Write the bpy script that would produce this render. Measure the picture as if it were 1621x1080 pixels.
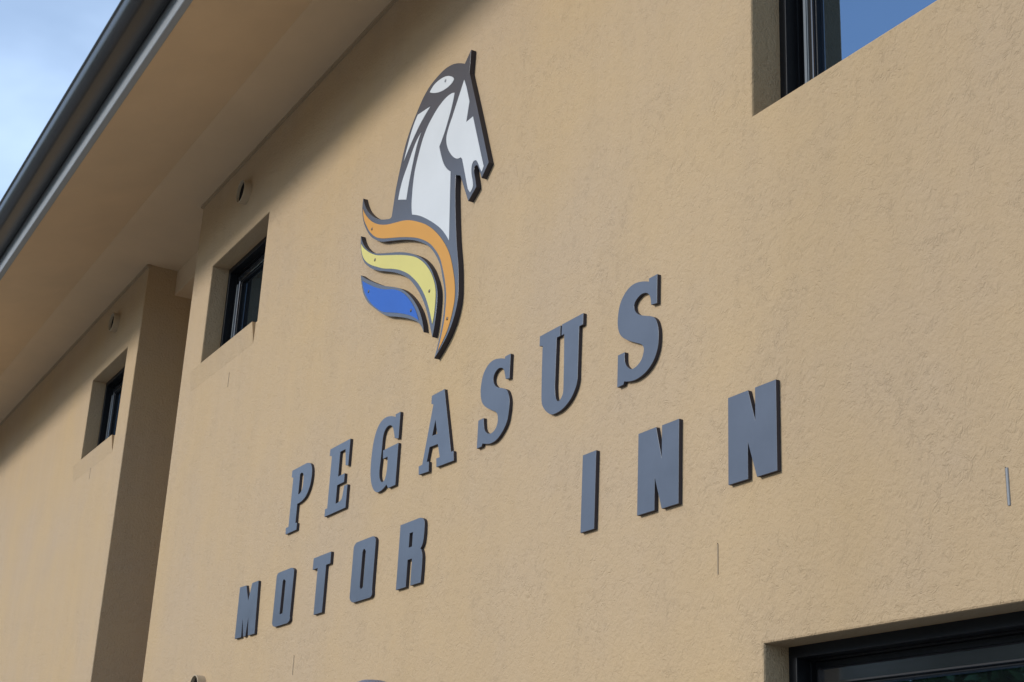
import bpy, bmesh, math, random
from mathutils import Vector, Matrix

for o in list(bpy.data.objects):
    bpy.data.objects.remove(o)
scene = bpy.context.scene
COL = scene.collection
R = math.radians

# ------------------------------------------------------------------ camera
# The wall stands in the plane y = 0 and faces -y; x runs along it, z is up.
cam = bpy.data.cameras.new('camera')
cam.sensor_fit = 'HORIZONTAL'; cam.sensor_width = 36.0; cam.lens = 51.667
cam.clip_start = 0.05; cam.clip_end = 2000
cam_ob = bpy.data.objects.new('camera', cam); COL.objects.link(cam_ob)
yaw, pitch, roll = R(-61.0563), R(19.9111), R(2.8054)
fw = Vector((math.sin(yaw)*math.cos(pitch), math.cos(yaw)*math.cos(pitch), math.sin(pitch)))
rt = Vector((math.cos(yaw), -math.sin(yaw), 0)); up = rt.cross(fw)
rt2 = math.cos(roll)*rt + math.sin(roll)*up
up2 = -math.sin(roll)*rt + math.cos(roll)*up
cm = Matrix((rt2, up2, -fw)).transposed().to_4x4(); cm.translation = (0, -2.7095, 1.65)
cam_ob.matrix_world = cm
scene.camera = cam_ob

# ------------------------------------------------------------------ sky and hazy sun
SUN_EL, SUN_AZ = R(23.8), R(-15.0)          # azimuth measured from the wall's normal, to the left
sd = Vector((math.sin(SUN_AZ)*math.cos(SUN_EL), -math.cos(SUN_AZ)*math.cos(SUN_EL), math.sin(SUN_EL)))
world = bpy.data.worlds.new('World'); scene.world = world; world.use_nodes = True
wt = world.node_tree; wt.nodes.clear()
def wn(t, **k):
    n = wt.nodes.new(t)
    for a, b in k.items(): setattr(n, a, b)
    return n
sky = wn('ShaderNodeTexSky', sky_type='NISHITA', sun_disc=False, sun_elevation=SUN_EL,
         sun_rotation=math.atan2(sd.x, sd.y), altitude=100, air_density=1.0, dust_density=0.4, ozone_density=3.0)
tc = wn('ShaderNodeTexCoord'); sep = wn('ShaderNodeSeparateXYZ'); wt.links.new(tc.outputs['Generated'], sep.inputs[0])
zc = wn('ShaderNodeMath', operation='MAXIMUM'); wt.links.new(sep.outputs['Z'], zc.inputs[0]); zc.inputs[1].default_value = 0.06
dv = wn('ShaderNodeVectorMath', operation='DIVIDE'); cz = wn('ShaderNodeCombineXYZ')
for i in range(3): wt.links.new(zc.outputs[0], cz.inputs[i])
wt.links.new(tc.outputs['Generated'], dv.inputs[0]); wt.links.new(cz.outputs[0], dv.inputs[1])
cn = wn('ShaderNodeTexNoise', noise_dimensions='4D'); cn.inputs['W'].default_value = 37.4; cn.inputs['Scale'].default_value = 0.9; cn.inputs['Detail'].default_value = 5
cn.inputs['Roughness'].default_value = 0.58; cn.inputs['Distortion'].default_value = 0.7
wt.links.new(dv.outputs[0], cn.inputs['Vector'])
cr = wn('ShaderNodeMapRange'); cr.inputs['From Min'].default_value = 0.36; cr.inputs['From Max'].default_value = 0.74
cr.inputs['To Min'].default_value = 0.30; cr.inputs['To Max'].default_value = 0.66; cr.interpolation_type = 'SMOOTHSTEP'
wt.links.new(cn.outputs[0], cr.inputs['Value'])
mx = wn('ShaderNodeMix', data_type='RGBA'); wt.links.new(cr.outputs[0], mx.inputs['Factor'])
wt.links.new(sky.outputs[0], mx.inputs['A']); mx.inputs['B'].default_value = (5.7, 7.3, 9.6, 1)
bg = wn('ShaderNodeBackground'); bg.inputs['Strength'].default_value = 0.13
wo = wn('ShaderNodeOutputWorld'); wt.links.new(mx.outputs['Result'], bg.inputs['Color']); wt.links.new(bg.outputs[0], wo.inputs[0])

sl = bpy.data.lights.new('sun', 'SUN'); sl.energy = 1.85; sl.angle = R(12); sl.color = (1.0, 0.98, 0.95)
so = bpy.data.objects.new('sun', sl); COL.objects.link(so)
so.rotation_euler = (-sd).to_track_quat('-Z', 'Y').to_euler()
scene.render.engine = 'CYCLES'
scene.view_settings.view_transform = 'Standard'; scene.view_settings.look = 'None'
scene.view_settings.exposure = 0.40; scene.view_settings.gamma = 1.0
scene.view_settings.use_curve_mapping = False

# outlines of the sign letters and emblem pieces on the wall, in metres (x, z[, 1 = smooth point])
LETTER_SHAPES = {
 'P': [[(-7.219,3.615),(-7.043,3.615),(-6.995,3.611,1),(-6.959,3.597,1),(-6.937,3.570,1),(-6.931,3.523,1),(-6.945,3.476,1),(-6.982,3.435,1),(-7.038,3.416,1),(-7.099,3.412),(-7.099,3.311),(-7.076,3.307),(-7.076,3.271),(-7.227,3.271),(-7.232,3.306),(-7.195,3.306),(-7.195,3.571),(-7.219,3.579)], [(-7.099,3.571),(-7.078,3.576),(-7.059,3.569),(-7.047,3.550,1),(-7.043,3.502,1),(-7.058,3.472,1),(-7.099,3.462)]],
 'E': [[(-6.709,3.620),(-6.460,3.620),(-6.460,3.484),(-6.493,3.492),(-6.511,3.578),(-6.576,3.578),(-6.576,3.452),(-6.495,3.452),(-6.495,3.408),(-6.578,3.408),(-6.578,3.316),(-6.537,3.317,1),(-6.507,3.326,1),(-6.498,3.349,1),(-6.489,3.388),(-6.449,3.388),(-6.449,3.272),(-6.707,3.272),(-6.707,3.311),(-6.681,3.311),(-6.681,3.578),(-6.709,3.586)]],
 'G': [[(-5.948,3.620),(-5.897,3.620),(-5.897,3.493),(-5.939,3.503),(-5.954,3.539,1),(-5.972,3.565,1),(-5.998,3.579,1),(-6.031,3.579,1),(-6.057,3.565,1),(-6.070,3.538,1),(-6.074,3.478,1),(-6.078,3.424,1),(-6.081,3.369,1),(-6.070,3.338,1),(-6.045,3.317,1),(-6.019,3.321,1),(-6.003,3.347,1),(-5.998,3.386,1),(-6.002,3.429),(-6.051,3.429),(-6.058,3.471),(-5.894,3.471),(-5.894,3.274),(-5.970,3.274),(-5.991,3.295),(-6.010,3.286,1),(-6.044,3.277,1),(-6.092,3.278,1),(-6.135,3.301,1),(-6.166,3.340,1),(-6.183,3.391,1),(-6.186,3.459,1),(-6.176,3.535,1),(-6.149,3.591,1),(-6.106,3.623,1),(-6.050,3.631,1),(-5.996,3.623,1),(-5.946,3.606)]],
 'A': [[(-5.578,3.615),(-5.457,3.615),(-5.356,3.310),(-5.335,3.310),(-5.327,3.266),(-5.487,3.271),(-5.493,3.311),(-5.461,3.310),(-5.487,3.374),(-5.566,3.377),(-5.584,3.315),(-5.564,3.312),(-5.560,3.267),(-5.657,3.272),(-5.663,3.311),(-5.628,3.312),(-5.557,3.570),(-5.578,3.578)], [(-5.526,3.493),(-5.547,3.425),(-5.499,3.422)]],
 'S1': [[(-4.924,3.615),(-4.879,3.615),(-4.879,3.510),(-4.911,3.516),(-4.919,3.540,1),(-4.929,3.560,1),(-4.947,3.573,1),(-4.976,3.577,1),(-5.004,3.565,1),(-5.014,3.542,1),(-5.001,3.516,1),(-4.976,3.498,1),(-4.934,3.483,1),(-4.896,3.465,1),(-4.878,3.441,1),(-4.869,3.412,1),(-4.871,3.371,1),(-4.883,3.329,1),(-4.916,3.296,1),(-4.962,3.273,1),(-5.010,3.269,1),(-5.044,3.275,1),(-5.078,3.284),(-5.084,3.273),(-5.125,3.273),(-5.125,3.392),(-5.079,3.392),(-5.072,3.353,1),(-5.060,3.333,1),(-5.032,3.315,1),(-5.002,3.312,1),(-4.975,3.322,1),(-4.959,3.345,1),(-4.961,3.373,1),(-4.975,3.391,1),(-5.008,3.407,1),(-5.061,3.433,1),(-5.098,3.461,1),(-5.116,3.496,1),(-5.119,3.540,1),(-5.103,3.588,1),(-5.068,3.617,1),(-5.023,3.627,1),(-4.972,3.620,1),(-4.924,3.606)]],
 'U': [[(-4.650,3.621),(-4.498,3.621),(-4.498,3.578),(-4.522,3.578),(-4.522,3.404),(-4.516,3.345,1),(-4.500,3.319,1),(-4.482,3.319,1),(-4.463,3.338,1),(-4.460,3.370,1),(-4.468,3.577),(-4.487,3.577),(-4.487,3.621),(-4.336,3.621),(-4.336,3.576),(-4.362,3.576),(-4.362,3.523),(-4.362,3.370),(-4.373,3.339,1),(-4.405,3.304,1),(-4.458,3.279,1),(-4.513,3.273,1),(-4.545,3.278,1),(-4.587,3.304,1),(-4.613,3.335,1),(-4.620,3.376,1),(-4.626,3.575),(-4.650,3.580)]],
 'S2': [[(-3.911,3.618),(-3.861,3.618),(-3.861,3.510),(-3.896,3.515),(-3.900,3.540,1),(-3.910,3.558,1),(-3.929,3.570,1),(-3.959,3.573,1),(-3.989,3.561,1),(-4.000,3.544,1),(-3.992,3.521,1),(-3.968,3.501,1),(-3.927,3.484,1),(-3.886,3.468,1),(-3.864,3.449,1),(-3.851,3.416,1),(-3.848,3.384,1),(-3.854,3.342,1),(-3.878,3.304,1),(-3.921,3.277,1),(-3.973,3.266,1),(-4.018,3.269,1),(-4.052,3.278),(-4.058,3.267),(-4.096,3.267),(-4.096,3.386),(-4.053,3.386),(-4.051,3.352,1),(-4.039,3.331,1),(-4.011,3.312,1),(-3.981,3.313,1),(-3.952,3.327,1),(-3.937,3.352,1),(-3.937,3.370,1),(-3.950,3.385,1),(-3.984,3.401,1),(-4.038,3.427,1),(-4.078,3.454,1),(-4.098,3.486,1),(-4.102,3.529,1),(-4.090,3.577,1),(-4.060,3.610,1),(-4.018,3.627,1),(-3.968,3.624,1),(-3.911,3.606)]],
 'M': [[(-7.858,3.078),(-7.754,3.075),(-7.700,2.983),(-7.663,3.075),(-7.566,3.075),(-7.544,2.788),(-7.645,2.789),(-7.667,2.888),(-7.684,2.790),(-7.719,2.790),(-7.758,2.893),(-7.752,2.791),(-7.853,2.793)]],
 'O1': [[(-7.294,3.054),(-7.287,3.068,1),(-7.257,3.075),(-7.102,3.075),(-7.072,3.070,1),(-7.050,3.057),(-7.050,2.821),(-7.048,2.802,1),(-7.080,2.790),(-7.236,2.790),(-7.274,2.797,1),(-7.294,2.814)], [(-7.198,3.016),(-7.185,3.028,1),(-7.156,3.013),(-7.156,2.849),(-7.198,2.849)]],
 'T': [[(-6.798,3.078),(-6.578,3.078),(-6.578,3.020),(-6.628,3.020),(-6.628,2.790),(-6.733,2.790),(-6.733,3.020),(-6.798,3.020)]],
 'O2': [[(-6.307,3.051),(-6.298,3.064,1),(-6.276,3.073),(-6.111,3.073),(-6.081,3.068,1),(-6.060,3.051),(-6.060,2.821),(-6.059,2.797,1),(-6.090,2.789),(-6.254,2.789),(-6.290,2.800,1),(-6.307,2.819)], [(-6.200,3.013),(-6.186,3.028,1),(-6.163,3.013),(-6.163,2.851),(-6.182,2.842,1),(-6.200,2.853)]],
 'R': [[(-5.806,3.073),(-5.623,3.073),(-5.591,3.067,1),(-5.569,3.053,1),(-5.563,3.026,1),(-5.564,2.973,1),(-5.573,2.948,1),(-5.590,2.935),(-5.575,2.923,1),(-5.564,2.892,1),(-5.566,2.786),(-5.665,2.786),(-5.665,2.903),(-5.708,2.903),(-5.708,2.786),(-5.806,2.786)], [(-5.706,3.020),(-5.674,3.020),(-5.674,2.957),(-5.706,2.957)]],
 'I': [[(-4.309,3.067),(-4.221,3.067),(-4.221,2.785),(-4.309,2.785)]],
 'N1': [[(-3.959,3.066),(-3.856,3.066),(-3.822,2.953),(-3.822,3.064),(-3.727,3.064),(-3.727,2.782),(-3.819,2.782),(-3.860,2.894),(-3.860,2.784),(-3.959,2.784)]],
 'N2': [[(-3.470,3.069),(-3.372,3.069),(-3.338,2.965),(-3.338,3.069),(-3.240,3.069),(-3.240,2.789),(-3.333,2.789),(-3.375,2.907),(-3.375,2.791),(-3.470,2.791)]],
}
EMBLEM_SHAPES = {
 'horse_board': [(-5.383,5.266),(-5.386,5.146),(-5.298,4.945),(-5.234,4.797),(-5.142,4.578),(-5.201,4.525),(-5.244,4.602,1),(-5.262,4.613,1),(-5.276,4.609,1),(-5.278,4.591,1),(-5.261,4.545,1),(-5.247,4.500),(-5.317,4.458),(-5.413,4.624),(-5.459,4.645),(-5.455,4.570),(-5.434,4.431,1),(-5.407,4.291,1),(-5.377,4.174,1),(-5.362,4.074,1),(-5.359,4.007,1),(-5.375,3.946,1),(-5.408,3.890,1),(-5.459,3.840,1),(-5.556,3.781),(-5.530,3.834,1),(-5.507,3.898,1),(-5.493,3.965,1),(-5.491,4.036,1),(-5.502,4.098,1),(-5.530,4.166,1),(-5.559,4.231,1),(-5.617,4.303,1),(-5.678,4.360,1),(-5.749,4.407,1),(-5.849,4.458,1),(-5.951,4.499,1),(-6.055,4.534,1),(-6.160,4.567,1),(-6.247,4.595,1),(-6.327,4.634,1),(-6.400,4.682,1),(-6.452,4.731,1),(-6.495,4.782,1),(-6.529,4.845,1),(-6.543,4.901,1),(-6.540,4.948),(-6.508,4.897,1),(-6.464,4.847,1),(-6.400,4.796,1),(-6.334,4.755,1),(-6.271,4.726,1),(-6.210,4.705,1),(-6.167,4.693,1),(-6.150,4.698),(-6.127,4.837),(-6.090,4.952,1),(-6.054,5.048,1),(-6.004,5.124,1),(-5.932,5.198,1),(-5.878,5.243,1),(-5.817,5.273,1),(-5.744,5.288,1),(-5.660,5.294,1),(-5.586,5.283,1),(-5.522,5.261,1),(-5.441,5.219)],
 'leaf': [(-5.806,5.237),(-5.761,5.257,1),(-5.697,5.257,1),(-5.632,5.243,1),(-5.577,5.216,1),(-5.545,5.187,1),(-5.561,5.174,1),(-5.612,5.171,1),(-5.687,5.184,1),(-5.754,5.209,1)],
 'neck': [(-5.527,5.104),(-5.564,5.116,1),(-5.626,5.118,1),(-5.697,5.102,1),(-5.756,5.074,1),(-5.805,5.042,1),(-5.846,4.995,1),(-5.884,4.921,1),(-5.908,4.860,1),(-5.919,4.795,1),(-5.921,4.721,1),(-5.918,4.667,1),(-5.904,4.614),(-5.810,4.571,1),(-5.719,4.518,1),(-5.640,4.466,1),(-5.570,4.414,1),(-5.520,4.367,1),(-5.482,4.325),(-5.513,4.685),(-5.552,4.714,1),(-5.593,4.759,1),(-5.627,4.818,1),(-5.653,4.873),(-5.610,4.924,1),(-5.577,4.978,1),(-5.545,5.043,1)],
 'face': [(-5.433,5.129),(-5.405,5.078),(-5.364,4.983),(-5.384,4.884),(-5.319,4.884),(-5.224,4.666),(-5.184,4.576),(-5.200,4.555),(-5.221,4.583,1),(-5.242,4.616,1),(-5.263,4.638,1),(-5.287,4.642,1),(-5.301,4.625,1),(-5.299,4.590,1),(-5.281,4.538,1),(-5.278,4.513,1),(-5.302,4.494),(-5.326,4.522),(-5.363,4.611),(-5.401,4.702),(-5.418,4.718),(-5.460,4.729,1),(-5.509,4.765,1),(-5.556,4.819,1),(-5.580,4.871,1),(-5.578,4.909,1),(-5.536,4.975)],
 'strip1': [(-5.788,5.150),(-5.854,5.158,1),(-5.927,5.167),(-5.984,5.105,1),(-6.031,5.011,1),(-6.052,4.963),(-5.979,5.032,1),(-5.901,5.092,1),(-5.844,5.124,1)],
 'strip2': [(-5.872,5.044),(-5.935,5.003,1),(-6.000,4.920,1),(-6.051,4.854,1),(-6.084,4.763),(-5.986,4.726),(-5.971,4.805,1),(-5.946,4.892,1),(-5.911,4.987,1)],
 'orange': [(-6.527,4.882),(-6.502,4.850,1),(-6.450,4.802,1),(-6.387,4.756,1),(-6.299,4.709,1),(-6.199,4.671,1),(-6.103,4.645,1),(-6.010,4.621,1),(-5.928,4.593,1),(-5.836,4.551,1),(-5.735,4.497,1),(-5.644,4.434,1),(-5.564,4.365,1),(-5.503,4.300,1),(-5.461,4.242,1),(-5.426,4.170,1),(-5.395,4.080,1),(-5.389,4.008,1),(-5.403,3.954,1),(-5.427,3.900,1),(-5.461,3.858,1),(-5.522,3.807),(-5.498,3.864,1),(-5.476,3.937,1),(-5.471,4.003,1),(-5.475,4.066,1),(-5.499,4.142,1),(-5.532,4.213,1),(-5.563,4.267,1),(-5.610,4.320,1),(-5.681,4.381,1),(-5.772,4.436,1),(-5.872,4.482,1),(-6.015,4.535,1),(-6.142,4.577,1),(-6.250,4.614,1),(-6.331,4.652,1),(-6.404,4.704,1),(-6.457,4.758,1),(-6.505,4.820,1)],
 'yellow_board': [(-6.526,4.727),(-6.486,4.669,1),(-6.431,4.620,1),(-6.370,4.582,1),(-6.313,4.555,1),(-6.224,4.524,1),(-6.117,4.490,1),(-6.022,4.459,1),(-5.919,4.419,1),(-5.837,4.380,1),(-5.766,4.340,1),(-5.705,4.295,1),(-5.653,4.245,1),(-5.624,4.207,1),(-5.586,4.148,1),(-5.568,4.097,1),(-5.566,4.028,1),(-5.574,3.954,1),(-5.590,3.892),(-5.614,3.939,1),(-5.646,4.003,1),(-5.690,4.076,1),(-5.744,4.144,1),(-5.807,4.207,1),(-5.876,4.265,1),(-5.943,4.307,1),(-6.045,4.358,1),(-6.159,4.404,1),(-6.252,4.439,1),(-6.341,4.480,1),(-6.413,4.524,1),(-6.464,4.566,1),(-6.497,4.614,1),(-6.519,4.671,1)],
 'yellow': [(-6.510,4.677),(-6.480,4.647,1),(-6.429,4.610,1),(-6.369,4.574,1),(-6.288,4.535,1),(-6.167,4.493,1),(-6.040,4.450,1),(-5.937,4.412,1),(-5.836,4.368,1),(-5.764,4.325,1),(-5.703,4.278,1),(-5.644,4.218,1),(-5.601,4.153,1),(-5.584,4.102,1),(-5.582,4.042,1),(-5.588,3.985,1),(-5.598,3.957),(-5.614,3.993,1),(-5.650,4.059,1),(-5.698,4.129,1),(-5.767,4.203,1),(-5.835,4.259,1),(-5.902,4.305,1),(-5.992,4.353,1),(-6.082,4.391,1),(-6.196,4.432,1),(-6.279,4.469,1),(-6.356,4.506,1),(-6.422,4.546,1),(-6.468,4.587,1),(-6.497,4.633,1)],
 'blue_board': [(-6.482,4.492),(-6.398,4.442,1),(-6.298,4.391,1),(-6.191,4.340,1),(-6.087,4.299,1),(-6.009,4.268,1),(-5.942,4.234,1),(-5.862,4.180,1),(-5.794,4.120,1),(-5.741,4.060,1),(-5.703,3.997,1),(-5.685,3.944),(-5.712,3.980,1),(-5.747,4.009,1),(-5.800,4.037,1),(-5.885,4.074,1),(-5.993,4.114,1),(-6.093,4.148,1),(-6.174,4.187,1),(-6.271,4.245,1),(-6.360,4.305,1),(-6.424,4.369,1),(-6.459,4.431,1)],
 'blue': [(-6.451,4.450),(-6.368,4.404,1),(-6.269,4.354,1),(-6.164,4.310,1),(-6.062,4.277,1),(-5.984,4.243,1),(-5.905,4.194,1),(-5.836,4.136,1),(-5.788,4.084,1),(-5.744,4.019),(-5.824,4.065,1),(-5.889,4.094,1),(-5.986,4.131,1),(-6.074,4.161,1),(-6.153,4.188,1),(-6.224,4.225,1),(-6.311,4.282,1),(-6.392,4.353,1),(-6.431,4.407,1)],
}
SCREWS = [(-6.382,4.714),(-6.309,4.517),(-6.357,4.362),(-5.834,4.096),(-5.649,4.133),(-5.446,3.936),(-5.634,5.219)]

# ------------------------------------------------------------------ materials
def newmat(name):
    m = bpy.data.materials.new(name); m.use_nodes = True
    nt = m.node_tree; b = nt.nodes['Principled BSDF']
    return m, nt, b
def nd(nt, t, **k):
    n = nt.nodes.new(t)
    for a, b in k.items():
        if a.startswith('_'): n.inputs[a[1:].replace('_', ' ')].default_value = b
        else: setattr(n, a, b)
    return n
def paint(name, col, rough=0.5, spec=0.5, bump=0.0, scale=80, vary=0.08, metallic=0.0, ior=1.45):
    """Plain painted or moulded surface: slow tone drift, fine grain and a little gloss variation."""
    m, nt, b = newmat(name); L = nt.links
    b.inputs['Metallic'].default_value = metallic; b.inputs['IOR'].default_value = ior
    b.inputs['Specular IOR Level'].default_value = spec
    tc = nd(nt, 'ShaderNodeTexCoord')
    n1 = nd(nt, 'ShaderNodeTexNoise', _Scale=3.0, _Detail=5.0, _Roughness=0.6); L.new(tc.outputs['Object'], n1.inputs['Vector'])
    mp = nd(nt, 'ShaderNodeMapRange', _To_Min=1-vary, _To_Max=1+vary); mp.inputs['From Min'].default_value = .3; mp.inputs['From Max'].default_value = .7
    L.new(n1.outputs[0], mp.inputs['Value'])
    mu = nd(nt, 'ShaderNodeVectorMath', operation='SCALE'); mu.inputs[0].default_value = col[:3]
    L.new(mp.outputs[0], mu.inputs['Scale']); L.new(mu.outputs[0], b.inputs['Base Color'])
    mr = nd(nt, 'ShaderNodeMapRange', _To_Min=rough*.85, _To_Max=min(1, rough*1.2)); L.new(n1.outputs[0], mr.inputs['Value'])
    L.new(mr.outputs[0], b.inputs['Roughness'])
    if bump:
        n2 = nd(nt, 'ShaderNodeTexNoise', _Scale=scale, _Detail=4.0); L.new(tc.outputs['Object'], n2.inputs['Vector'])
        bp = nd(nt, 'ShaderNodeBump', _Strength=bump, _Distance=0.002); L.new(n2.outputs[0], bp.inputs['Height'])
        L.new(bp.outputs[0], b.inputs['Normal'])
    return m
def stucco(name, ca, cb, strength=0.8):
    """Trowelled acrylic render: short swirled drag marks in uneven patches, sand grain, slow colour drift."""
    m, nt, b = newmat(name); L = nt.links
    g = nd(nt, 'ShaderNodeNewGeometry')
    # drag marks: stretched noise on a gently warped domain
    wn_ = nd(nt, 'ShaderNodeTexNoise', _Scale=2.2, _Detail=2.0); L.new(g.outputs['Position'], wn_.inputs['Vector'])
    w1 = nd(nt, 'ShaderNodeVectorMath', operation='MULTIPLY_ADD'); L.new(wn_.outputs['Color'], w1.inputs[0]); w1.inputs[1].default_value = (.22, 0, .22)
    L.new(g.outputs['Position'], w1.inputs[2])
    vr = nd(nt, 'ShaderNodeVectorRotate', rotation_type='Y_AXIS', _Angle=-.45); L.new(w1.outputs[0], vr.inputs['Vector'])
    st = nd(nt, 'ShaderNodeVectorMath', operation='MULTIPLY'); L.new(vr.outputs[0], st.inputs[0]); st.inputs[1].default_value = (1.0, 1.0, 0.62)
    worm = nd(nt, 'ShaderNodeTexNoise', _Scale=54.0, _Detail=2.0, _Roughness=0.6, _Distortion=0.9); L.new(st.outputs[0], worm.inputs['Vector'])
    # ridged
    r1 = nd(nt, 'ShaderNodeMath', operation='SUBTRACT'); L.new(worm.outputs[0], r1.inputs[0]); r1.inputs[1].default_value = .5
    r2 = nd(nt, 'ShaderNodeMath', operation='ABSOLUTE'); L.new(r1.outputs[0], r2.inputs[0])
    r3 = nd(nt, 'ShaderNodeMapRange', interpolation_type='SMOOTHSTEP', _To_Min=0.0, _To_Max=1.0); L.new(r2.outputs[0], r3.inputs['Value'])
    r3.inputs['From Min'].default_value = 0.0; r3.inputs['From Max'].default_value = .13
    patch = nd(nt, 'ShaderNodeTexNoise', _Scale=3.2, _Detail=2.0, _Roughness=0.65); L.new(g.outputs['Position'], patch.inputs['Vector'])
    pm = nd(nt, 'ShaderNodeMapRange', interpolation_type='SMOOTHSTEP', _To_Min=.50, _To_Max=.88); L.new(patch.outputs[0], pm.inputs['Value'])
    pm.inputs['From Min'].default_value = .4; pm.inputs['From Max'].default_value = .66
    br = nd(nt, 'ShaderNodeTexNoise', _Scale=26.0, _Detail=1.0); L.new(g.outputs['Position'], br.inputs['Vector'])
    b2 = nd(nt, 'ShaderNodeMapRange', interpolation_type='SMOOTHSTEP', _To_Min=0.3, _To_Max=1.0); L.new(br.outputs[0], b2.inputs['Value'])
    b2.inputs['From Min'].default_value = .46; b2.inputs['From Max'].default_value = .60
    gv = nd(nt, 'ShaderNodeMath', operation='SUBTRACT'); L.new(r3.outputs[0], gv.inputs[0]); gv.inputs[1].default_value = 1.0
    h0 = nd(nt, 'ShaderNodeMath', operation='MULTIPLY'); L.new(gv.outputs[0], h0.inputs[0]); L.new(b2.outputs[0], h0.inputs[1])
    h1 = nd(nt, 'ShaderNodeMath', operation='MULTIPLY'); L.new(h0.outputs[0], h1.inputs[0]); L.new(pm.outputs[0], h1.inputs[1])
    grain = nd(nt, 'ShaderNodeTexNoise', _Scale=62.0, _Detail=4.0, _Roughness=0.7); L.new(g.outputs['Position'], grain.inputs['Vector'])
    h2 = nd(nt, 'ShaderNodeMath', operation='MULTIPLY_ADD'); L.new(grain.outputs[0], h2.inputs[0]); h2.inputs[1].default_value = 2.6; L.new(h1.outputs[0], h2.inputs[2])
    bp = nd(nt, 'ShaderNodeBump', _Strength=strength, _Distance=0.0026); L.new(h2.outputs[0], bp.inputs['Height']); L.new(bp.outputs[0], b.inputs['Normal'])
    # colour
    c1 = nd(nt, 'ShaderNodeTexNoise', _Scale=0.8, _Detail=5.0, _Roughness=0.62); L.new(g.outputs['Position'], c1.inputs['Vector'])
    mm = nd(nt, 'ShaderNodeMapRange', _To_Min=0.0, _To_Max=1.0); L.new(c1.outputs[0], mm.inputs['Value'])
    mm.inputs['From Min'].default_value = .36; mm.inputs['From Max'].default_value = .64
    mix = nd(nt, 'ShaderNodeMix', data_type='RGBA'); L.new(mm.outputs[0], mix.inputs['Factor'])
    mix.inputs['A'].default_value = (*ca, 1); mix.inputs['B'].default_value = (*cb, 1)
    sm = nd(nt, 'ShaderNodeVectorMath', operation='MULTIPLY'); L.new(g.outputs['Position'], sm.inputs[0]); sm.inputs[1].default_value = (3.0, 3.0, .25)
    streak = nd(nt, 'ShaderNodeTexNoise', _Scale=2.5, _Detail=3.0, _Roughness=0.6); L.new(sm.outputs[0], streak.inputs['Vector'])
    s2 = nd(nt, 'ShaderNodeMapRange', _To_Min=.98, _To_Max=1.02); L.new(streak.outputs[0], s2.inputs['Value'])
    s2.inputs['From Min'].default_value = .3; s2.inputs['From Max'].default_value = .7
    s3 = nd(nt, 'ShaderNodeVectorMath', operation='SCALE'); L.new(mix.outputs['Result'], s3.inputs[0]); L.new(s2.outputs[0], s3.inputs['Scale'])
    # tone change: colour right of the windows' left jamb is slightly darker
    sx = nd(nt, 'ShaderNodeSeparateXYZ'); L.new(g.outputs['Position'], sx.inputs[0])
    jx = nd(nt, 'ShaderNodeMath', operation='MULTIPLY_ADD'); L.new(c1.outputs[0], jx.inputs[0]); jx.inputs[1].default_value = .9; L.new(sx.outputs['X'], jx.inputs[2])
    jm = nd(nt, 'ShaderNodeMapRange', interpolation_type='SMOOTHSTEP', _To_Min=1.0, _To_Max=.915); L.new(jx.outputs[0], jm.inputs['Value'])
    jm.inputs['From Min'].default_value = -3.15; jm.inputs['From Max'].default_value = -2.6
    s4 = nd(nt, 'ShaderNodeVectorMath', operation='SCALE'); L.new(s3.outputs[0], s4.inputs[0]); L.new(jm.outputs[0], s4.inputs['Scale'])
    L.new(s4.outputs[0], b.inputs['Base Color'])
    b.inputs['Roughness'].default_value = 0.85; b.inputs['Specular IOR Level'].default_value = 0.25
    return m

M = {}
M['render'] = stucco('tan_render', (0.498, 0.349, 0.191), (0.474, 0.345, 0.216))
M['soffit'] = paint('soffit_paint', (0.66, 0.495, 0.32), .75, .3, .15, 40, .04)
M['soffit_inner'] = paint('soffit_board_paint', (0.65, 0.495, 0.325), .75, .3, .15, 40, .04)
M['fascia'] = paint('fascia_grey', (0.29, 0.30, 0.305), .45, .5, 0, 50, .05)
M['gutter'] = paint('gutter_metal', (0.034, 0.032, 0.032), .30, .6, .0, 12, .15)
M['roof'] = paint('roof_metal', (0.08, 0.08, 0.085), .4, .5)
M['letter'] = paint('letter_paint', (0.086, 0.098, 0.126), .30, .6, .08, 60, .16)
M['letter_edge'] = M['letter']
M['board'] = paint('emblem_board_grey', (0.080, 0.080, 0.090), .24, .6, .04, 60, .07)
M['white'] = paint('emblem_white', (0.60, 0.605, 0.60), .55, .25, 0, 50, .03)
M['orange'] = paint('emblem_orange', (0.58, 0.28, 0.065), .6, .2, 0, 50, .04)
M['yellow'] = paint('emblem_yellow', (0.62, 0.54, 0.18), .6, .2, 0, 50, .04)
M['blue'] = paint('emblem_blue', (0.035, 0.12, 0.42), .6, .2, 0, 50, .05)
M['screw'] = paint('screw_steel', (0.10, 0.08, 0.06), .45, .5, metallic=.7)
M['frame'] = paint('black_aluminium', (0.010, 0.011, 0.013), .38, .25, 0, 30, .15)
M['sash'] = paint('gloss_black_sash', (0.010, 0.011, 0.013), .13, .5, 0, 30, .1, 0, 2.1)
M['sash_glint'] = paint('painted_sky_glint', (0.17, 0.19, 0.205), .35, .5)  # sky reflected in the sash, put into the colour
M['scotia'] = paint('shade_brown_scotia', (0.40, 0.29, 0.18), .7, .3)
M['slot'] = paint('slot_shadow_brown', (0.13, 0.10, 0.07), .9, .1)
M['edge'] = paint('dark_edge', (0.050, 0.045, 0.052), .6, .3)
M['weep'] = paint('weep_vent_plastic', (0.22, 0.225, 0.23), .5, .5)
M['dark'] = paint('dark_void', (0.012, 0.010, 0.009), .9, .1)
M['pipe'] = paint('painted_pipe', (0.46, 0.36, 0.24), .6, .4)
M['lamp'] = paint('lamp_blue_grey', (0.17, 0.18, 0.24), .4, .5)
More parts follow.
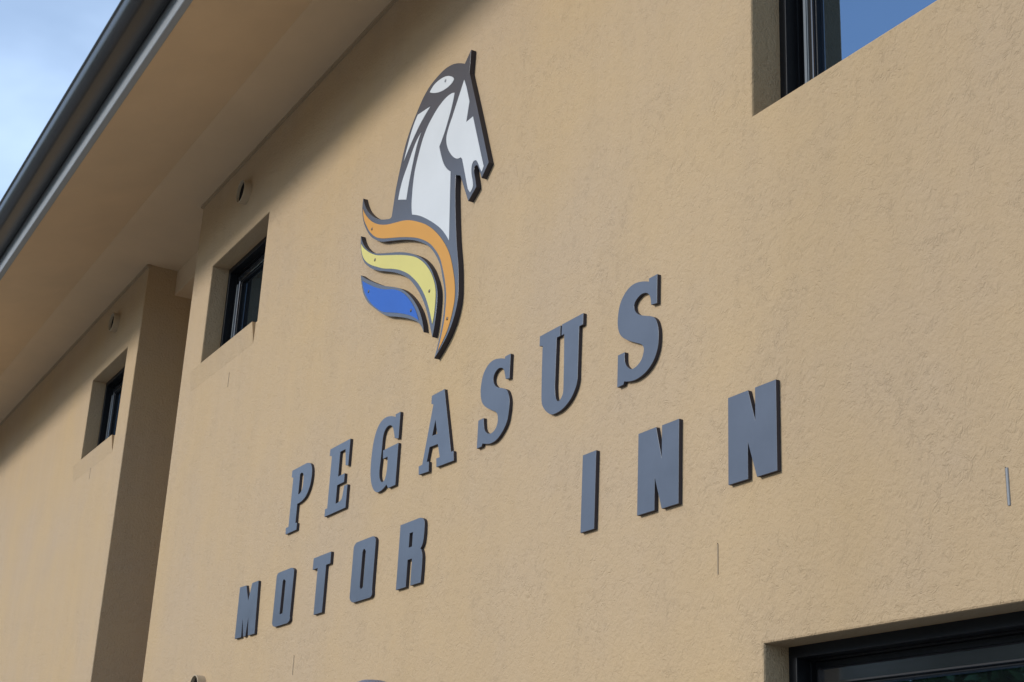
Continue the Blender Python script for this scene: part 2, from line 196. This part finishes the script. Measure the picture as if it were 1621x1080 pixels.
M['diffuser'] = paint('lamp_opal_diffuser', (0.75, 0.75, 0.72), .35, .5)
M['bark'] = paint('bark', (0.10, 0.075, 0.055), .9, .2, .8, 20, .3)
M['leaf'] = paint('leaf_green', (0.05, 0.10, 0.028), .55, .4, 0, 20, .35)
# glass
m, nt, b = newmat('window_glass'); M['glass'] = m
b.inputs['Base Color'].default_value = (.006, .007, .008, 1); b.inputs['Roughness'].default_value = .015
b.inputs['IOR'].default_value = 4.3; b.inputs['Specular Tint'].default_value = (.47, .70, 1.0, 1)
tcg = nd(nt, 'ShaderNodeTexCoord'); ng = nd(nt, 'ShaderNodeTexNoise', _Scale=1.3, _Detail=1.0); nt.links.new(tcg.outputs['Object'], ng.inputs['Vector'])
bg_ = nd(nt, 'ShaderNodeBump', _Strength=.06, _Distance=.01); nt.links.new(ng.outputs[0], bg_.inputs['Height']); nt.links.new(bg_.outputs[0], b.inputs['Normal'])
# ground
def ground_mat(name, ca, cb, sc):
    m, nt, b = newmat(name); L = nt.links
    g = nd(nt, 'ShaderNodeNewGeometry')
    a1 = nd(nt, 'ShaderNodeTexNoise', _Scale=.35, _Detail=8.0, _Roughness=.65); L.new(g.outputs['Position'], a1.inputs['Vector'])
    mp = nd(nt, 'ShaderNodeMapRange'); mp.inputs['From Min'].default_value = .35; mp.inputs['From Max'].default_value = .65; L.new(a1.outputs[0], mp.inputs['Value'])
    mix = nd(nt, 'ShaderNodeMix', data_type='RGBA'); L.new(mp.outputs[0], mix.inputs['Factor'])
    mix.inputs['A'].default_value = (*ca, 1); mix.inputs['B'].default_value = (*cb, 1); L.new(mix.outputs['Result'], b.inputs['Base Color'])
    n2 = nd(nt, 'ShaderNodeTexNoise', _Scale=sc, _Detail=4.0); L.new(g.outputs['Position'], n2.inputs['Vector'])
    bp = nd(nt, 'ShaderNodeBump', _Strength=.5, _Distance=.006); L.new(n2.outputs[0], bp.inputs['Height']); L.new(bp.outputs[0], b.inputs['Normal'])
    b.inputs['Roughness'].default_value = .9
    return m
M['concrete'] = ground_mat('concrete', (.38, .345, .30), (.32, .295, .26), 90)
M['paving'] = ground_mat('dark_paving', (.10, .092, .085), (.13, .12, .11), 90)
M['asphalt'] = ground_mat('asphalt', (.055, .054, .052), (.075, .072, .068), 140)
M['grass'] = ground_mat('dry_lawn', (.10, .12, .04), (.15, .13, .06), 60)

# ------------------------------------------------------------------ mesh helpers
def catmull(pts, n=5):
    """Closed outline of (x, z) corners and (x, z, 1) smooth points -> polyline."""
    out = []; N = len(pts)
    for i in range(N):
        p1, p2 = pts[i], pts[(i+1) % N]
        v1, v2 = Vector(p1[:2]), Vector(p2[:2])
        s1, s2 = len(p1) > 2, len(p2) > 2
        out.append(v1)
        if not (s1 or s2): continue
        v0 = Vector(pts[i-1][:2]) if s1 else v1
        v3 = Vector(pts[(i+2) % N][:2]) if s2 else v2
        d = max((v2-v1).length, 1e-6)
        t1 = (v2-v0)/((v1-v0).length+d)*d if s1 else (v2-v1)
        t2 = (v3-v1)/((v3-v2).length+d)*d if s2 else (v2-v1)
        if not s1: t1 = 2*(v2-v1)-t2 if s2 else t1
        if not s2: t2 = 2*(v2-v1)-t1
        if not s1: t1 = t1.normalized()*min(t1.length, 1.3*d) if t1.length > 0 else t1
        if not s2: t2 = t2.normalized()*min(t2.length, 1.3*d) if t2.length > 0 else t2
        for k in range(1, n):
            t = k/n
            out.append((2*t**3-3*t*t+1)*v1 + (t**3-2*t*t+t)*t1 + (-2*t**3+3*t*t)*v2 + (t**3-t*t)*t2)
    return out
def plate(outlines, front, back, bevel=0.0, n=5, org=(0, 0, 0)):
    """Flat shape in the wall plane (x, z) with holes, solid from y = front to y = back, edges eased by bevel."""
    cu = bpy.data.curves.new('tmp', 'CURVE'); cu.dimensions = '2D'; cu.fill_mode = 'BOTH'
    cu.extrude = max((back-front)/2-bevel, 1e-5); cu.bevel_depth = bevel; cu.bevel_resolution = 1; cu.offset = -bevel
    for ol in outlines:
        pl = catmull(ol, n)
        sp = cu.splines.new('POLY'); sp.points.add(len(pl)-1); sp.use_cyclic_u = True
        for p, v in zip(sp.points, pl): p.co = (v.x-org[0], v.y-org[2], 0, 1)
    ob = bpy.data.objects.new('tmp', cu); COL.objects.link(ob)
    dg = bpy.context.evaluated_depsgraph_get(); dg.update()
    me = bpy.data.meshes.new_from_object(ob.evaluated_get(dg))
    bpy.data.objects.remove(ob); bpy.data.curves.remove(cu)
    mid = (front+back)/2
    for v in me.vertices:
        x, y, z = v.co; v.co = (x, mid-z-org[1], y)
    bm = bmesh.new(); bm.from_mesh(me); bmesh.ops.remove_doubles(bm, verts=bm.verts, dist=1e-6)
    bmesh.ops.recalc_face_normals(bm, faces=bm.faces); bm.to_mesh(me); bm.free()
    me.materials.clear()
    for p in me.polygons: p.use_smooth = False
    return me
def rect(x0, x1, z0, z1): return [(x0, z0), (x1, z0), (x1, z1), (x0, z1)]
def box_mesh(x0, x1, y0, y1, z0, z1, bevel=0.0, org=(0, 0, 0)):
    bm = bmesh.new(); bmesh.ops.create_cube(bm, size=1)
    for v in bm.verts:
        v.co = ((x0+x1)/2+v.co.x*(x1-x0)-org[0], (y0+y1)/2+v.co.y*(y1-y0)-org[1], (z0+z1)/2+v.co.z*(z1-z0)-org[2])
    if bevel: bmesh.ops.bevel(bm, geom=bm.edges[:], offset=bevel, segments=2, affect='EDGES')
    me = bpy.data.meshes.new('box'); bm.to_mesh(me); bm.free(); return me
def sweep_x(profile, x0, x1, closed=True, org=(0, 0, 0), steps=1):
    """Extrude a (y, z) profile along x with capped ends."""
    bm = bmesh.new(); rings = []
    for k in range(steps+1):
        x = x0+(x1-x0)*k/steps
        rings.append([bm.verts.new((x-org[0], y-org[1], z-org[2])) for y, z in profile])
    n = len(profile)
    for a, b in zip(rings, rings[1:]):
        for i in range(n if closed else n-1):
            j = (i+1) % n; bm.faces.new((a[i], a[j], b[j], b[i]))
    if closed: bm.faces.new(rings[0][::-1]); bm.faces.new(rings[-1])
    bmesh.ops.recalc_face_normals(bm, faces=bm.faces)
    me = bpy.data.meshes.new('sweep'); bm.to_mesh(me); bm.free(); return me
def lathe_y(profile, cx, cz, seg=28, org=(0, 0, 0)):
    """Turn an (r, y) profile round the axis through (cx, cz) parallel to y."""
    bm = bmesh.new(); rings = []
    for r, y in profile:
        rings.append([bm.verts.new((cx+r*math.cos(2*math.pi*k/seg)-org[0], y-org[1], cz+r*math.sin(2*math.pi*k/seg)-org[2])) for k in range(seg)])
    for a, b in zip(rings, rings[1:]):
        for i in range(seg):
            j = (i+1) % seg; bm.faces.new((a[i], a[j], b[j], b[i]))
    bm.faces.new(rings[0]); bm.faces.new(rings[-1][::-1])
    bmesh.ops.remove_doubles(bm, verts=bm.verts, dist=1e-6)
    bmesh.ops.recalc_face_normals(bm, faces=bm.faces)
    me = bpy.data.meshes.new('lathe'); bm.to_mesh(me); bm.free()
    return me
def smooth(me, ang=35):
    for p in me.polygons: p.use_smooth = True
    try: me.set_sharp_from_angle(angle=R(ang))
    except Exception: pass
    return me
def add(name, me, mat, parent=None, label=None, cat=None, group=None, kind=None, loc=(0, 0, 0)):
    o = bpy.data.objects.new(name, me); COL.objects.link(o); o.location = loc
    if mat is not None: me.materials.clear(); me.materials.append(mat)
    if parent: o.parent = parent
    for k, v in (('label', label), ('category', cat), ('group', group), ('kind', kind)):
        if v: o[k] = v
    return o
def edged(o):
    """Side faces of a board get a darker colour; the front keeps the face colour."""
    o.data.materials.append(M['edge'])  # darker colour on all faces but the front
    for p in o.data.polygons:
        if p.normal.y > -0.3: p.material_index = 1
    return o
def thing(name, loc, label, cat, group=None):
    return add(name, None, None, None, label, cat, group, None, loc)

# ------------------------------------------------------------------ ground
def sheet(x0, x1, y0, y1, z):
    bm = bmesh.new(); bm.faces.new([bm.verts.new(c) for c in ((x0, y0, z), (x1, y0, z), (x1, y1, z), (x0, y1, z))])
    me = bpy.data.meshes.new('sheet'); bm.to_mesh(me); bm.free(); return me
add('ground', sheet(-400, 400, -400, 400, 0.0), M['grass'], kind='structure')
add('car_park', sheet(-60, 40, -22, -2.2, 0.004), M['concrete'], kind='structure')
add('footpath', box_mesh(-40, 20, -2.2, 0.0, 0.0, 0.12, .01), M['paving'], kind='structure')

# ------------------------------------------------------------------ the motel building
ZS = 6.094                                     # soffit height at the wall
B0 = (-6.0, 0.0, 0.0)
bld = thing('motel_building', B0, 'tan textured-render motel building with deep eaves and black framed windows', 'building')
def part(name, me, mat, label=None, parent=None): return add(name, me, mat, parent or bld, label)
W_UP = (-3.355, -1.55, 4.010, 5.489)
W_LO = (-3.331, -1.55, 0.95, 2.300)
W_A = (-9.203, -8.125, 4.750, 5.482)
W_B = (-12.342, -11.268, 4.753, 5.486)
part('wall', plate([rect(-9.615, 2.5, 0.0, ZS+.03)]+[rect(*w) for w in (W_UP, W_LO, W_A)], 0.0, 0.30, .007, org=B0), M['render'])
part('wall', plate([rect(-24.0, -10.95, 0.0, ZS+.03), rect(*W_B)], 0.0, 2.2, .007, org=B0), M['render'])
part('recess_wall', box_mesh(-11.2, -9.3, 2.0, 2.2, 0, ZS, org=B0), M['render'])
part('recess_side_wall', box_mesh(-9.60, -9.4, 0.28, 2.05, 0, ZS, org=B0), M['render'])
part('recess_ceiling', box_mesh(-10.97, -9.56, 0.235, 2.05, 5.885, ZS+.02, .004, org=B0), M['soffit_inner'])
# bead where the wall meets the soffit, soffit shade put into its brown
for x0, x1 in ((-9.628, 2.5), (-24.0, -10.938)):
    part('wall_bead', box_mesh(x0, x1, -.016, .02, ZS-.020, ZS+.004, .005, org=B0), M['scotia'])

# eave: flat inner soffit board, raked outer soffit, fascia, gutter, roof
XL, XR = -26.0, 4.0
part('soffit', sweep_x([(-.38, ZS), (.30, ZS), (.30, ZS+.05), (-.38, ZS+.05)], XL, XR, org=B0), M['soffit_inner'])
part('raked_soffit', sweep_x([(-.37, ZS+.003), (-1.005, 5.930), (-1.005, 5.960), (-.37, ZS+.045)], XL, XR, org=B0), M['soffit'])
part('fascia', sweep_x([(-1.000, 5.930), (-1.003, 5.926), (-1.036, 5.933), (-1.040, 5.937), (-1.038, 6.20), (-1.0, 6.20)], XL, XR, org=B0), M['fascia'])
gp = [(-1.0415, 6.175), (-1.0415, 6.086), (-1.048, 6.074), (-1.06, 6.070)]
gp += [(-1.165, 6.066)]
for k in range(1, 9):
    a = math.pi/2*k/8; gp.append((-1.165-.075*math.sin(a), 6.066+.072*(1-math.cos(a))))
gp += [(-1.2405, 6.142), (-1.246, 6.146), (-1.252, 6.150), (-1.254, 6.157), (-1.251, 6.163), (-1.244, 6.164), (-1.237, 6.160)]
inner = [(-1.236, 6.128), (-1.228, 6.10), (-1.205, 6.085), (-1.165, 6.071), (-1.06, 6.074), (-1.0445, 6.09), (-1.0445, 6.175)]
part('gutter', smooth(sweep_x(gp+inner, XL, XR, org=B0), 50), M['gutter'])
part('roof', sweep_x([(-1.10, 6.185), (-1.10, 6.20), (4.0, 7.57), (4.0, 7.53)], XL, XR, org=B0), M['roof'])

# windows
def window(w, dy=0.0, pale_glint=True):
    x0, x1, z0, z1 = w
    def ring(i, wd, ya, yb, bev):
        return plate([rect(x0+i, x1-i, z0+i, z1-i), rect(x0+i+wd, x1-i-wd, z0+i+wd, z1-i-wd)], ya+dy, yb+dy, bev, org=B0)
    f = part('window', ring(-.004, .038, .120, .21, .003), M['frame'])
    part('track', ring(.034, .006, .168, .215, .001), M['frame'], parent=f)
    part('sash', ring(.040, .018, .185, .225, .002), M['frame'], parent=f)
    part('sash', ring(.060, .048, .172, .22, .006), M['sash'], parent=f)
    if pale_glint:
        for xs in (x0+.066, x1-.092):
            part('sash_glint', box_mesh(xs, xs+.020, .166+dy, .176+dy, z0+.058, z1-.12, .004, org=B0), M['sash_glint'], parent=f)  # pale strip added where the sash reflects sky
    part('glazing_bead', ring(.107, .008, .184, .215, .002), M['frame'], parent=f)
    part('pane', plate([rect(x0+.108, x1-.108, z0+.108, z1-.108)], .200+dy, .206+dy, 0, org=B0), M['glass'], parent=f)
    return f
window(W_UP); window(W_A); window(W_B); window(W_LO, -.028, False)
# wedge sills under the two small windows
for (a, b_, zt) in ((-9.35, -8.150, 4.748), (-12.50, -11.285, 4.751)):
    part('sill', sweep_x([(-.022, zt), (.02, zt+.001), (.02, zt-.135), (-.0005, zt-.135), (-.021, zt-.006)], a, b_, org=B0), M['render'])

# overflow pipe stubs and weep vents
for cx, cz in ((-8.615, 5.805), (-11.745, 5.835), (-8.375, 2.560)):
    p = part('overflow_pipe', smooth(lathe_y([(.080, .02), (.080, -.049), (.078, -.051), (.0755, -.051), (.0745, -.048), (.0745, .0)], cx, cz, org=B0)), M['pipe'])
    part('pipe_bore', smooth(lathe_y([(.0755, .012), (.0755, -.030), (.0, -.030)], cx, cz, org=B0)), M['dark'], parent=p)
for cx, cz, wd in ((-2.405, 2.578, .008), (-3.540, 2.576, .003), (-6.972, 2.571, .004), (-8.548, 4.483, .005), (-11.92, 4.57, .004)):
    p = part('weep_vent', box_mesh(cx-wd/2, cx+wd/2, -.003, .01, cz-.047, cz+.047, .001, org=B0), M['weep'] if wd > .006 else M['pipe'])
    part('weep_slot', box_mesh(cx-wd/2-.0012, cx-wd/2, -.002, .01, cz-.045, cz+.050, 0, org=B0), M['slot'], parent=p)

# ------------------------------------------------------------------ wall lamp whose cap just shows at the lower edge
lx, lz = -5.745, 2.388
lamp = thing('wall_lamp', (lx, 0, lz-.25), 'blue-grey cap of a wall lamp below the dark letters at the bottom edge', 'lamp')
lo = (lx, 0, lz-.25)
def lathe_z(profile, cx, cy, seg=28, org=(0, 0, 0)):
    bm = bmesh.new(); rings = []
    for r, z in profile:
        rings.append([bm.verts.new((cx+r*math.cos(2*math.pi*k/seg)-org[0], cy+r*math.sin(2*math.pi*k/seg)-org[1], z-org[2])) for k in range(seg)])
    for a, b in zip(rings, rings[1:]):
        for i in range(seg):
            j = (i+1) % seg; bm.faces.new((a[i], a[j], b[j], b[i]))
    bm.faces.new(rings[0]); bm.faces.new(rings[-1][::-1]); bmesh.ops.remove_doubles(bm, verts=bm.verts, dist=1e-6)
    bmesh.ops.recalc_face_normals(bm, faces=bm.faces)
    me = bpy.data.meshes.new('lathe'); bm.to_mesh(me); bm.free(); return smooth(me)
add('cap', lathe_z([(.001, lz), (.05, lz-.006), (.078, lz-.02), (.088, lz-.045), (.088, lz-.06), (.001, lz-.06)], lx, -.115, org=lo), M['lamp'], lamp)
add('diffuser', lathe_z([(.075, lz-.06), (.078, lz-.21), (.06, lz-.235), (.001, lz-.24)], lx, -.115, org=lo), M['diffuser'], lamp)
add('bracket', box_mesh(lx-.03, lx+.03, -.05, 0.0, lz-.19, lz-.07, .005, org=lo), M['lamp'], lamp)

# ------------------------------------------------------------------ sign letters
TL = 0.015
WORDS = [
 ('P', 'upper', 'blue-grey slab-serif letter P that starts the upper word'),
 ('E', 'upper', 'blue-grey slab-serif letter E, second in the upper word'),
 ('G', 'upper', 'blue-grey slab-serif letter G between the E and the A'),
 ('A', 'upper', 'blue-grey slab-serif letter A in the middle of the upper word'),
 ('S1', 'upper', 'blue-grey slab-serif letter S between the A and the U'),
 ('U', 'upper', 'blue-grey slab-serif letter U with two nearly touching top serifs'),
 ('S2', 'upper', 'blue-grey slab-serif letter S that ends the upper word, higher of two'),
 ('M', 'lower', 'dark grey block letter M, lowest and leftmost of all letters'),
 ('O1', 'lower', 'dark grey block letter O between the M and the T'),
 ('T', 'lower', 'dark grey block letter T between the two letters O'),
 ('O2', 'lower', 'dark grey block letter O between the T and the R'),
 ('R', 'lower', 'dark grey block letter R under the slab-serif A'),
 ('I', 'lower', 'dark grey block letter I, a plain upright bar'),
 ('N1', 'lower', 'dark grey block letter N beside the letter I'),
 ('N2', 'lower', 'dark grey block letter N, rightmost of all letters')]
for key, row, lab in WORDS:
    sh = LETTER_SHAPES[key]
    xs = [p[0] for p in sh[0]]; zs = [p[1] for p in sh[0]]
    org = (min(xs), 0.0, min(zs))
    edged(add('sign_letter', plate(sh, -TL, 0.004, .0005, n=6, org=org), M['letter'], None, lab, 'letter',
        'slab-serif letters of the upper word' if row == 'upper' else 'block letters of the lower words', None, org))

# ------------------------------------------------------------------ the horse emblem: three separate boards on the wall
TH = 0.027
def screw(p, par, org, mt='screw'):
    add('screw', smooth(lathe_y([(.008, -TH), (.008, -TH-.0035), (.005, -TH-.005), (.0, -TH-.005)], p[0], p[1], 12, org=org)), M[mt], par)
def emblem(key, name, lab, grp, inlays, screws):
    sh = EMBLEM_SHAPES[key]
    org = (min(p[0] for p in sh), 0.0, min(p[1] for p in sh))
    t = thing(name, org, lab, 'emblem', grp)
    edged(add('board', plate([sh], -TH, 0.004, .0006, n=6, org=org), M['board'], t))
    for k, nm, mt in inlays:
        add(nm, plate([EMBLEM_SHAPES[k]], -TH-.0016, -TH+.002, .0004, n=6, org=org), M[mt], t)
    for i in screws: screw(SCREWS[i], t, org, 'weep' if i == 6 else 'screw')
emblem('horse_board', 'horse_emblem', 'grey and white horse head board with an orange feather sweeping below', 'horse emblem boards',
       [('leaf', 'forelock_patch', 'white'), ('neck', 'neck_patch', 'white'), ('face', 'face_patch', 'white'),
        ('strip1', 'mane_stripe', 'white'), ('strip2', 'mane_stripe', 'white'), ('orange', 'orange_feather', 'orange')], (0, 5, 6))
emblem('yellow_board', 'feather_emblem', 'yellow wing feather board with grey rim under the orange one', 'horse emblem boards',
       [('yellow', 'yellow_feather', 'yellow')], (1, 4))
emblem('blue_board', 'feather_emblem', 'blue wing feather board with grey rim, lowest of the three', 'horse emblem boards',
       [('blue', 'blue_feather', 'blue')], (2, 3))

# ------------------------------------------------------------------ tall trees beyond the car park, mirrored in glass and gloss paint
def tree_meshes(h, seed):
    rnd = random.Random(seed); bm = bmesh.new()
    def limb(a, b, r0, r1, seg=7):
        a, b = Vector(a), Vector(b); d = (b-a).normalized(); s = d.orthogonal().normalized(); u = d.cross(s)
        ra = [bm.verts.new(a+(s*math.cos(2*math.pi*k/seg)+u*math.sin(2*math.pi*k/seg))*r0) for k in range(seg)]
        rb = [bm.verts.new(b+(s*math.cos(2*math.pi*k/seg)+u*math.sin(2*math.pi*k/seg))*r1) for k in range(seg)]
        for k in range(seg): bm.faces.new((ra[k], ra[(k+1) % seg], rb[(k+1) % seg], rb[k]))
    limb((0, 0, 0), (.15, .05, h*.35), .24, .17); limb((.15, .05, h*.35), (.0, .1, h*.85), .17, .04)
    tips = []
    for k in range(14):
        a = k*2.4+rnd.random(); z0 = h*(.14+.045*k); rr = h*(.34-.014*k)*rnd.uniform(.7, 1.1)
        e = (math.cos(a)*rr, math.sin(a)*rr, z0+h*.14); limb((.1, .06, z0), e, .08, .015, 5); tips.append(e)
        tips.append((e[0]*.5, e[1]*.5, e[2]+h*.03))
    tips += [(0, .1, h*.88), (.5, 0, h*.78), (-.5, .3, h*.74)]
    tm = bpy.data.meshes.new('trunk'); bm.to_mesh(tm); bm.free()
    vs, fs = [], []
    for e in tips:
        for k in range(300):
            c = Vector(e)+Vector((rnd.gauss(0, .5), rnd.gauss(0, .5), rnd.gauss(0, .4)))*h*.15
            d = Vector((rnd.uniform(-1, 1), rnd.uniform(-1, 1), rnd.uniform(-.6, .6))).normalized(); s = d.orthogonal().normalized()
            l, w_ = rnd.uniform(.14, .28), rnd.uniform(.07, .13); i = len(vs)
            vs += [c-d*l, c+s*w_, c+d*l, c-s*w_]; fs.append((i, i+1, i+2, i+3))
    cm_ = bpy.data.meshes.new('crown'); cm_.from_pydata(vs, [], fs)
    return tm, cm_
ORD = ('first', 'second', 'third', 'fourth', 'fifth', 'sixth', 'seventh', 'eighth', 'ninth', 'tenth', 'eleventh')
kinds = [tree_meshes(9.5, 1), tree_meshes(10.5, 2), tree_meshes(8.5, 3)]
for i, (x, y) in enumerate(((-44, -9), (-40, -14), (-36, -18), (-31, -22), (-26, -25), (-21, -27), (-15, -29), (-9, -30), (-2, -31), (6, -30), (13, -28))):
    t = thing('tree', (x, y, 0), ORD[i]+' tree from the far end of the row beyond the car park', 'tree', 'trees beyond the car park')
    t.rotation_euler[2] = i*1.9
    tm, cm_ = kinds[i % 3]
    add('trunk', tm, M['bark'], t); add('crown', cm_, M['leaf'], t)
